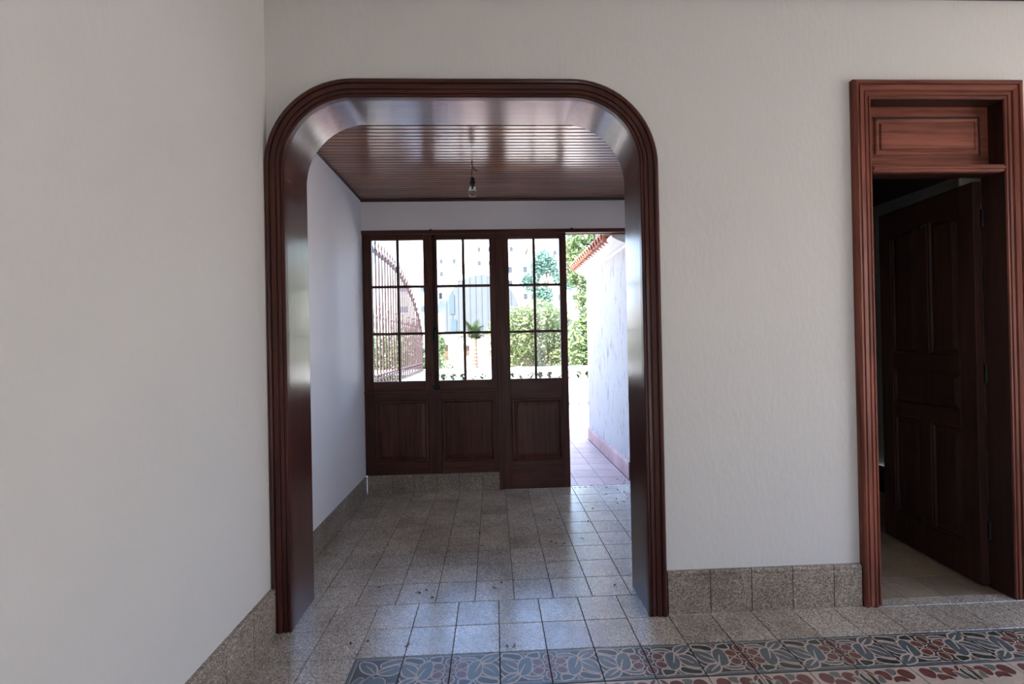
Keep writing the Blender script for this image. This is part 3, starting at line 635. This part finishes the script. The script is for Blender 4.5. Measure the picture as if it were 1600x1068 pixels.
bm = bmesh.new(); tube(bm, [(BX, BY, 2.41), (BX, BY, 2.385)], 0.004, 6); tube(bm, [(BX - 0.012, BY, 2.368), (BX, BY, 2.372), (BX + 0.012, BY, 2.368)], 0.0008, 5); onb(link('filament', fin(bm, 'filament'), 'iron'))

# ------------------------------------------------------------------ dry crumbs on the floor
CR = [(0.705, 1.99), (0.75, 2.01), (0.80, 2.0), (0.86, 2.03), (0.98, 1.96), (1.06, 1.9), (1.10, 1.82), (0.93, 1.78), (0.99, 1.66), (1.03, 1.58), (1.08, 1.66), (0.97, 1.55), (0.45, 1.27), (0.39, 1.25), (0.35, 0.87), (0.38, 0.84), (0.43, 0.83),
      (-0.12, 1.05), (-0.10, 0.85), (-0.42, 0.30), (-0.38, 0.32), (-0.34, 0.245), (-0.02, 0.32), (0.02, 0.37), (-0.64, 0.37), (-0.40, -0.13), (-0.65, -0.1), (0.03, -0.17), (0.06, -0.165), (-0.58, -0.09), (0.62, 0.30), (0.56, 0.9), (0.66, 1.2), (0.75, 1.45), (1.17, 2.08), (1.2, 2.15), (1.14, 2.2)]
def crumb_mesh(L, w, bend):
    bm = bmesh.new(); tube(bm, [(-L / 2, 0, 0.0025), (-L / 6, bend, 0.004), (L / 6, bend * 0.6, 0.0045), (L / 2, -bend, 0.0025)], [w * 0.3, w, w * 0.9, w * 0.25], 5)
    me = fin(bm, 'dry_leaf'); me.materials.append(M['litter']); return me
cms = [crumb_mesh(0.022, 0.0028, 0.004), crumb_mesh(0.034, 0.0022, -0.006), crumb_mesh(0.014, 0.0035, 0.003)]
for i, (x, y_) in enumerate(CR):
    o = bpy.data.objects.new('dry_leaf', cms[i % 3]); COL.objects.link(o); o.location = (x, y_, 0.0002); o.rotation_euler = (0, 0, random.uniform(0, 6.28))
    tag(o, 'tiny curled dry leaf or twig crumb lying on the floor tiles', 'dry leaf', 'dry crumbs scattered on the floor')

# ------------------------------------------------------------------ terrace
ter = tag(box('terrace_floor', 'joint', -1.3, 3.0, 2.05, 6.15, -0.4, -0.0042), 'pink tiled terrace floor outside the open door', 'terrace', kind='structure')
tpk = tile_mesh('tile', 0.25 - 0.004, 0.25 - 0.004); tpk.materials.append(M['pink_tile'])
for j in range(16):
    for k in range(17):
        if j < 8 and k > 9: continue
        share('tile', tpk, ter, (-1.13 + 0.25 * k, 2.178 + 0.25 * j, 0))
anx = tag(box('wall_annex', 'annex', 1.27, 2.6, 2.2, 4.10, -0.05, 2.24), 'weathered white outer wall beyond the open door', 'wall', kind='structure')
skirting('baseboard_annex', 'pink skirting tiles at the foot of the weathered outer wall', [2.2 + 0.19 * i for i in range(11)], 1.27, 'y', -1, 0.16, 0.018, 'pink_skirt')
cp = [(1.272, 2.185), (1.255, 2.190), (1.250, 2.205), (1.215, 2.212), (1.150, 2.240), (1.110, 2.262), (1.105, 2.280), (1.272, 2.300)]
bm = bmesh.new(); A = [bm.verts.new((x, 2.09, z)) for x, z in cp]; B = [bm.verts.new((x, 4.12, z)) for x, z in cp]
for i in range(len(cp)): bm.faces.new((A[i], A[(i + 1) % len(cp)], B[(i + 1) % len(cp)], B[i]))
bm.faces.new(A); bm.faces.new(B); link('cornice', fin(bm, 'cornice'), 'white', anx)
rf = tag(box('roof_annex', 'rooftile', 1.12, 2.6, 2.2, 4.12, 2.301, 2.312), 'terracotta tiled eave above the weathered outer wall', 'roof', kind='structure')
def barrel(L, r, t):
    bm = bmesh.new(); P = []
    for k in range(9):
        a = math.pi * k / 8; P.append((r * math.cos(a), r * math.sin(a)))
    Q = [((r - t) * math.cos(math.pi * k / 8), (r - t) * math.sin(math.pi * k / 8)) for k in range(8, -1, -1)]
    prof = P + Q; A = [bm.verts.new((0, a, b)) for a, b in prof]; B = [bm.verts.new((L, a * 0.85, b * 0.9 + 0.01)) for a, b in prof]; n = len(prof)
    for i in range(n): bm.faces.new((A[i], A[(i + 1) % n], B[(i + 1) % n], B[i]))
    bm.faces.new(A); bm.faces.new(B); me = fin(bm, 'roof_tile'); me.materials.append(M['rooftile']); return me
bt = barrel(0.42, 0.056, 0.012)
for r_ in range(3):
    for i in range(17): share('roof_tile', bt, rf, (1.055 + 0.37 * r_, 2.26 + 0.115 * i, 2.285 + 0.10 * r_), (0, -0.26, random.uniform(-0.03, 0.03)))
for i in range(16): share('roof_tile', bt, rf, (1.075, 2.317 + 0.115 * i, 2.318), (math.pi, 0.20, 0))

# balustrade at the terrace edge
bal = tag(empty('balustrade', (0.5, 6.0, 0.0)), 'white stone balustrade along the terrace edge', 'balustrade')
def onbal(o): o.parent = bal; o.location = o.location - bal.location; return o
onbal(box('top_rail', 'white', -4.5, 3.0, 5.90, 6.10, 0.80, 0.885, None, 0.008)); onbal(box('plinth', 'white', -4.5, 3.0, 5.92, 6.08, -0.4, 0.16, None, 0.006))
bm = bmesh.new(); lathe(bm, [(0.083, 0.16), (0.083, 0.20), (0.074, 0.22), (0.079, 0.26), (0.0835, 0.36), (0.0835, 0.56), (0.081, 0.65), (0.066, 0.70), (0.032, 0.74), (0.032, 0.77), (0.055, 0.785), (0.055, 0.80)], 14)
blm = fin(bm, 'baluster', True); blm.materials.append(M['white'])
for k in range(-10, 13): o = share('baluster', blm, bal, (0.561 + 0.168 * k - 0.5, 0, 0))
# dividing wall with the fan shaped iron fence
tag(box('wall_terrace_side', 'white', -1.26, -1.14, 2.2, 5.9, -0.3, 0.845, None), 'low white dividing wall under the iron fence', 'wall', kind='structure')
fen = tag(empty('iron_fence', (-1.2, 4.0, 0.85)), 'rust red iron fence with spear tips and a downward curved top', 'fence')
def onf(o): o.parent = fen; o.location = -fen.location; return o
def ftop(y_): return 2.26 if y_ < 3.2 else 0.92 + 1.34 * math.sqrt(max(0.0, 1 - ((y_ - 3.2) / 2.82) ** 2))
ys = [2.24 + 0.05 * i for i in range(76)]
bm = bmesh.new(); tube(bm, [(-1.2, yy, ftop(yy) - 0.0) for yy in ys if yy < 5.89], 0.013, 6); onf(link('top_rail', fin(bm, 'top_rail'), 'rust'))
onf(box('bottom_rail', 'rust', -1.212, -1.188, 2.22, 5.89, 0.872, 0.892)); onf(box('bottom_rail', 'rust', -1.212, -1.188, 2.22, 5.89, 0.955, 0.972))
k = 0; yy = 2.29
while yy < 5.86:
    zt = ftop(yy); bm = bmesh.new(); tube(bm, [(-1.2, yy, 0.85), (-1.2, yy, zt + 0.02)], 0.011, 6)
    lathe(bm, [(0.009, 0), (0.018, 0.03), (0.022, 0.05), (0.010, 0.075), (0.007, 0.10), (0.012, 0.12), (0.001, 0.20)], 6, -1.2, yy, zt - 0.02)
    if zt > 1.75: lathe(bm, [(0.009, 0), (0.012, 0.02), (0.014, 0.07), (0.011, 0.12), (0.016, 0.14), (0.011, 0.16), (0.008, 0.19)], 6, -1.2, yy, 1.46 + 0.10 * (k % 3 == 1))
    lathe(bm, [(0.009, 0), (0.02, 0.02), (0.009, 0.05)], 6, -1.2, yy, 0.975)
    onf(link('bar', fin(bm, 'bar'), 'rust')); yy += 0.14; k += 1
tag(boxes('bounce_ground', 'patio', [(-14, 20, -18, YB - 0.2, -0.3, -0.03), (XR + 0.2, 20, YB - 0.2, 2.0, -0.3, -0.03)]), 'unseen warm paving added around the house to bounce sunlight indoors', 'ground', kind='structure')  # unseen ground added so that warm sunlight bounces into the near room
tag(box('bounce_wall', 'bounce_wall', -6, 16, -13.0, -12.7, -0.1, 2.6), 'unseen cream wall added behind the house to bounce warm light', 'wall', kind='structure')  # unseen wall added as a warm reflector for the back opening
tag(box('bounce_side_wall', 'bounce_wall', 8.0, 8.3, -12.7, 2.0, -0.1, 3.0), 'unseen cream wall added outside the right window to bounce warm light', 'wall', kind='structure')  # unseen wall added close by so the right window gets warm bounce
# ------------------------------------------------------------------ garden, street and hillside
tag(box('garden_ground', 'ground', -40, 40, 6.15, 58, -1.2, -0.80), 'pale sunlit ground beyond the balustrade', 'ground', kind='structure')
bm = bmesh.new(); gx = [-90 + 7.5 * i for i in range(25)]; gy = [56, 60, 66, 74, 84, 96, 110, 126, 145]
def hz(x, y_):
    s = (y_ - 56) * 0.30 if y_ < 90 else 10.2 + (y_ - 90) * 0.38
    return -0.9 + s * (1.0 if x > -8 else max(0.35, 1 + (x + 8) * 0.020)) + 0.5 * math.sin(x * 0.31 + y_ * 0.17)
gv = [[bm.verts.new((x, y_, hz(x, y_))) for x in gx] for y_ in gy]
for a, b in zip(gv, gv[1:]):
    for i in range(len(gx) - 1): bm.faces.new((a[i], a[i + 1], b[i + 1], b[i]))
tag(link('hillside', fin(bm, 'hillside', True), 'hill'), 'pale hillside rising behind the gardens', 'hill', kind='structure')

def leaf_cloud(bm, blobs, n, s, aspect=2.2):
    tot = sum(b[3] * b[4] * b[5] for b in blobs)
    for (cx, cy, cz, rx, ry, rz) in blobs:
        for _ in range(max(8, int(n * rx * ry * rz / tot))):
            d = Vector((random.gauss(0, 1), random.gauss(0, 1), random.gauss(0, 1))).normalized() * (random.random() ** 0.4)
            p = Vector((cx + d.x * rx, cy + d.y * ry, cz + d.z * rz))
            u = Vector((random.uniform(-1, 1), random.uniform(-1, 1), random.uniform(-1, 1))).normalized(); w = u.orthogonal().normalized(); q = s * random.uniform(0.6, 1.3)
            bm.faces.new([bm.verts.new(p + u * q * aspect * 0.5), bm.verts.new(p + w * q * 0.5), bm.verts.new(p - u * q * aspect * 0.5), bm.verts.new(p - w * q * 0.5)])
def tree(name, label, cat, base, blobs, n, s, mat, branches, aspect=2.2, group=None):
    e = tag(empty(name, base), label, cat, group); bx, by, bz = base
    bm = bmesh.new()
    for pts, r in branches: tube(bm, [(p[0], p[1], p[2]) for p in pts], r, 7)
    link('trunk', fin(bm, 'trunk', True), 'bark', e)
    bm = bmesh.new(); leaf_cloud(bm, blobs, n, s, aspect)
    me = bpy.data.meshes.new('foliage'); bm.to_mesh(me); bm.free(); o = link('foliage', me, mat, e); o['kind'] = 'stuff'
    return e
V = [([(0, 0, 0), (0.05, 0, 0.7), (0.1, 0, 1.3)], [0.07, 0.06, 0.05]), ([(0.1, 0, 1.2), (-0.35, 0, 1.9), (-0.6, 0, 2.5)], [0.05, 0.035, 0.02]), ([(0.1, 0, 1.2), (0.5, 0.1, 1.9), (0.8, 0, 2.5)], [0.045, 0.03, 0.02])]
tree('garden_tree', 'bushy green tree behind the balustrade seen through the glazed door', 'tree', (1.05, 10.0, -0.8), [(-0.45, 0, 2.35, 0.75, 0.7, 0.75), (0.5, 0.2, 2.25, 0.8, 0.7, 0.8), (0.1, -0.2, 2.75, 0.6, 0.6, 0.5), (0.9, 0, 1.8, 0.5, 0.5, 0.45), (-0.7, 0, 1.8, 0.45, 0.5, 0.45), (0.1, 0.3, 1.6, 0.7, 0.4, 0.4)], 11000, 0.048, 'leaf_y', V)
tree('climbing_shrub', 'tall leafy climbing shrub beside the end of the weathered wall', 'shrub', (1.95, 7.5, -0.8), [(-0.15, 0, 3.9, 0.40, 0.4, 0.7), (0.3, 0, 4.6, 0.55, 0.4, 0.6), (0.15, 0, 2.9, 0.42, 0.4, 0.6), (-0.05, 0, 2.0, 0.38, 0.4, 0.6), (0.3, 0, 1.4, 0.5, 0.4, 0.5), (0.7, 0.1, 3.6, 0.5, 0.4, 0.6)], 6500, 0.055, 'leaf', [([(0, 0, 0), (-0.05, 0, 1.5), (0.1, 0, 3.2), (0.2, 0, 4.3)], [0.06, 0.05, 0.035, 0.015])], 2.8)
tree('garden_hedge', 'dark green hedge behind the iron fence at the left', 'hedge', (-2.1, 8.2, -0.8), [(-0.7, 0, 1.7, 0.7, 0.4, 0.85), (0.1, 0, 1.75, 0.6, 0.4, 0.8), (0.7, 0.1, 1.45, 0.5, 0.4, 0.6)], 5000, 0.05, 'leaf', [([(-0.4, 0, 0), (-0.4, 0, 1.4)], [0.05, 0.03]), ([(0.3, 0, 0), (0.3, 0, 1.4)], [0.05, 0.03])])
tree('cypress_clump', 'blue-green clump of tall trees on the hillside', 'tree', (7.2, 60.0, -0.2), [(-1.2, 0, 11.6, 0.9, 0.9, 1.9), (-0.2, 0, 12.3, 0.9, 0.9, 1.9), (0.8, 0, 11.8, 0.8, 0.8, 1.6), (-2.2, 0, 9.6, 1.2, 0.8, 1.3), (1.9, 0, 10.2, 1.1, 0.8, 1.2), (3.2, 0, 9.4, 1.2, 0.8, 1.0), (-0.6, 0, 7.5, 1.6, 0.8, 2.2), (0.6, 0, 4.5, 1.8, 0.8, 2.0)], 3600, 0.26, 'leaf_d', [([(0, 0, 0), (0, 0, 5), (0.1, 0, 11)], [0.35, 0.28, 0.12])])
tree('street_bush', 'green bush beside the white hut across the street', 'bush', (-5.2, 44.0, -0.8), [(-0.1, 0, 2.1, 0.55, 0.6, 1.2), (-0.6, 0, 1.2, 0.8, 0.7, 0.9)], 700, 0.28, 'leaf', [([(0, 0, 0), (0, 0, 1.6)], [0.1, 0.06])])
tree('street_bush', 'green bush to the right of the palm across the street', 'bush', (2.2, 42.0, -0.8), [(0, 0, 1.5, 1.3, 1.0, 1.2), (0.9, 0, 2.2, 1.2, 1.0, 1.5)], 900, 0.26, 'leaf_y', [([(0, 0, 0), (0, 0, 1.6)], [0.1, 0.06])])
tree('low_hedge', 'low dark planting right behind the white balustrade', 'hedge', (0.3, 6.65, -0.8), [(-2.2 + 0.55 * i, 0, 0.95 + 0.06 * (i % 3), 0.42, 0.25, 0.62) for i in range(9)], 5200, 0.06, 'leaf_k', [([(0, 0, 0), (0, 0, 0.9)], [0.03, 0.02])])
# palm
PMX, PMY, PMZ = -1.65, 40.0, -0.8
palm = tag(empty('palm_tree', (PMX, PMY, PMZ)), 'small palm tree across the street seen through the middle window', 'palm')
bm = bmesh.new(); lathe(bm, [(0.28, 0), (0.30, 0.15), (0.24, 0.3), (0.30, 0.42), (0.23, 0.6), (0.29, 0.72), (0.22, 0.9), (0.28, 1.02), (0.22, 1.2), (0.27, 1.35), (0.21, 1.5), (0.26, 1.7), (0.20, 1.9), (0.26, 2.3), (0.18, 2.7)], 10); link('trunk', fin(bm, 'trunk'), 'bark', palm)
for i in range(18):
    a = 2 * math.pi * i / 18 + random.uniform(-0.1, 0.1); up = random.uniform(0.35, 1.35); L = random.uniform(2.2, 2.8); bm = bmesh.new(); P0 = Vector((0, 0, 2.6)); prev = P0
    for s in range(1, 11):
        t = s / 10; r = L * t * math.cos(up) * (1 + 0.25 * t); z = L * t * math.sin(up) - 1.5 * t * t * math.cos(up * 0.8)
        p = Vector((r * math.cos(a), r * math.sin(a), 2.6 + z)); d = (p - prev).normalized(); side = d.cross(Vector((0, 0, 1))).normalized()
        ln = 0.5 * math.sin(math.pi * min(0.97, 0.15 + 0.85 * t))
        for sg in (-1, 1):
            q = p + side * sg * ln + d * 0.22 - Vector((0, 0, 0.08)); bm.faces.new([bm.verts.new(prev), bm.verts.new(p), bm.verts.new(q)])
        prev = p
    tube(bm, [P0, P0 + (prev - P0) * 0.4 + Vector((0, 0, 0.12))], [0.03, 0.012], 5)
    me = bpy.data.meshes.new('frond'); bm.to_mesh(me); bm.free(); link('frond', me, 'palm_leaf', palm)
# hut across the street
hut = tag(empty('street_hut', (-4.1, 50.0, -0.8)), 'low white hut with overhanging flat roof across the street', 'hut')
box('wall', 'hut_wall', -1.9, 1.75, 0, 3, 0, 2.15, hut); box('roof', 'hut_wall', -2.4, 1.95, -0.7, 3.2, 2.15, 2.5, hut, 0.03); box('doorway', 'brownwall', -1.5, -0.9, -0.06, 0.0, 0.45, 2.1, hut); box('window', 'brownwall', 1.05, 1.45, -0.06, 0.0, 0.9, 1.95, hut)
box('roof_edge', 'house_red', -2.3, 1.9, -0.6, 3.1, 2.5, 2.62, hut)
# round-roofed grey building on the slope
hall = tag(empty('vaulted_hall', (-1.6, 70.0, 1.0)), 'large grey-blue building with a rounded roof on the slope', 'building')
pts = [(-5.7, -2), (-5.7, 5.0)] + [(-5.7 * math.cos(math.pi * i / 16), 5.0 + 6.0 * math.sin(math.pi * i / 16)) for i in range(1, 16)] + [(5.7, 5.0), (5.7, -2)]
extrude_poly('body', 'house_g', pts, 0, 12, hall)
for i in range(13): box('rib', 'house_g', -5.4 + 0.9 * i - 0.03, -5.4 + 0.9 * i + 0.03, -0.08, 0.0, 0, 5.0 + 6.0 * math.sqrt(max(0, 1 - ((-5.4 + 0.9 * i) / 5.7) ** 2)) - 0.05, hall)
for a, b, c, d in ((-4.9, -4.2, 5.0, 8.0), (-4.7, -3.9, 1.8, 4.2)): box('window', 'bluewin', a, b, -0.12, -0.08, c, d, hall)
def house(label, x, y_, w, h, d, wall='house', roof=None, wins=(2, 2), win='house_win', win_w=0.8, sill=0.0):
    z = hz(x, min(y_, 140)) - 0.6 if y_ > 56 else -0.8
    e = tag(empty('hillside_house', (x, y_, z)), label, 'house', 'houses on the hillside')
    box('wall', wall, -w / 2, w / 2, 0, d, -1.5, h, e)
    if roof: extrude_poly('roof', roof, [(-w / 2 - 0.4, h), (w / 2 + 0.4, h), (w / 2 - 0.8, h + 1.1), (-w / 2 + 0.8, h + 1.1)], -0.4, d + 0.4, e)
    else: box('parapet', wall, -w / 2, w / 2, -0.06, 0.2, h, h + 0.5, e)
    nx, nz = wins
    for i in range(nx):
        for j in range(nz):
            cx = -w / 2 + w * (i + 0.5) / nx; cz = h * (j + 0.45) / nz
            f = box('window', win, cx - win_w / 2, cx + win_w / 2, -0.08, 0.0, cz, cz + 1.2, e); box('sill', wall, cx - win_w / 2 - 0.15, cx + win_w / 2 + 0.15, -0.2, -0.08, cz - 0.15, cz, f)
    return e
house('white house with blue-grey windows above the iron fence', -14.2, 84, 7.5, 7.5, 7, 'house', None, (2, 2), 'bluewin', 1.4)
house('low white house with two windows left of the rounded grey building', -12.0, 92, 6.5, 5.0, 6, 'house', None, (2, 1))
house('white house with red roof and a row of windows above the rounded building', -3.4, 96, 8.0, 5.2, 7, 'house', 'house_red', (5, 1), win_w=0.9)
house('tall white house with a red roof in the upper left pane of the glazed door', 5.2, 92, 6.0, 8.0, 7, 'house', 'house_red', (2, 3))
house('cream house terraced beside the blue-green trees', 13.2, 88, 8.0, 5.5, 7, 'house_b', None, (3, 2))
house('long white building low on the slope behind the garden tree', 9.6, 66, 9.5, 3.4, 6, 'house', None, (4, 1), 'bluewin', 1.2)
house('white house high up the hill over the red-roofed house', 1.0, 118, 11.0, 7.0, 8, 'house', None, (4, 2))
house('white house high on the hill at the left', -13.0, 120, 10.0, 6.5, 8, 'house', None, (3, 2))
house('cream house with red roof high on the hill at the right', 15.0, 118, 11.0, 6.5, 8, 'house_b', 'house_red', (4, 2))
house('white house on the hill framed by the open doorway', 20.0, 96, 8.0, 7.0, 8, 'house', None, (3, 2))
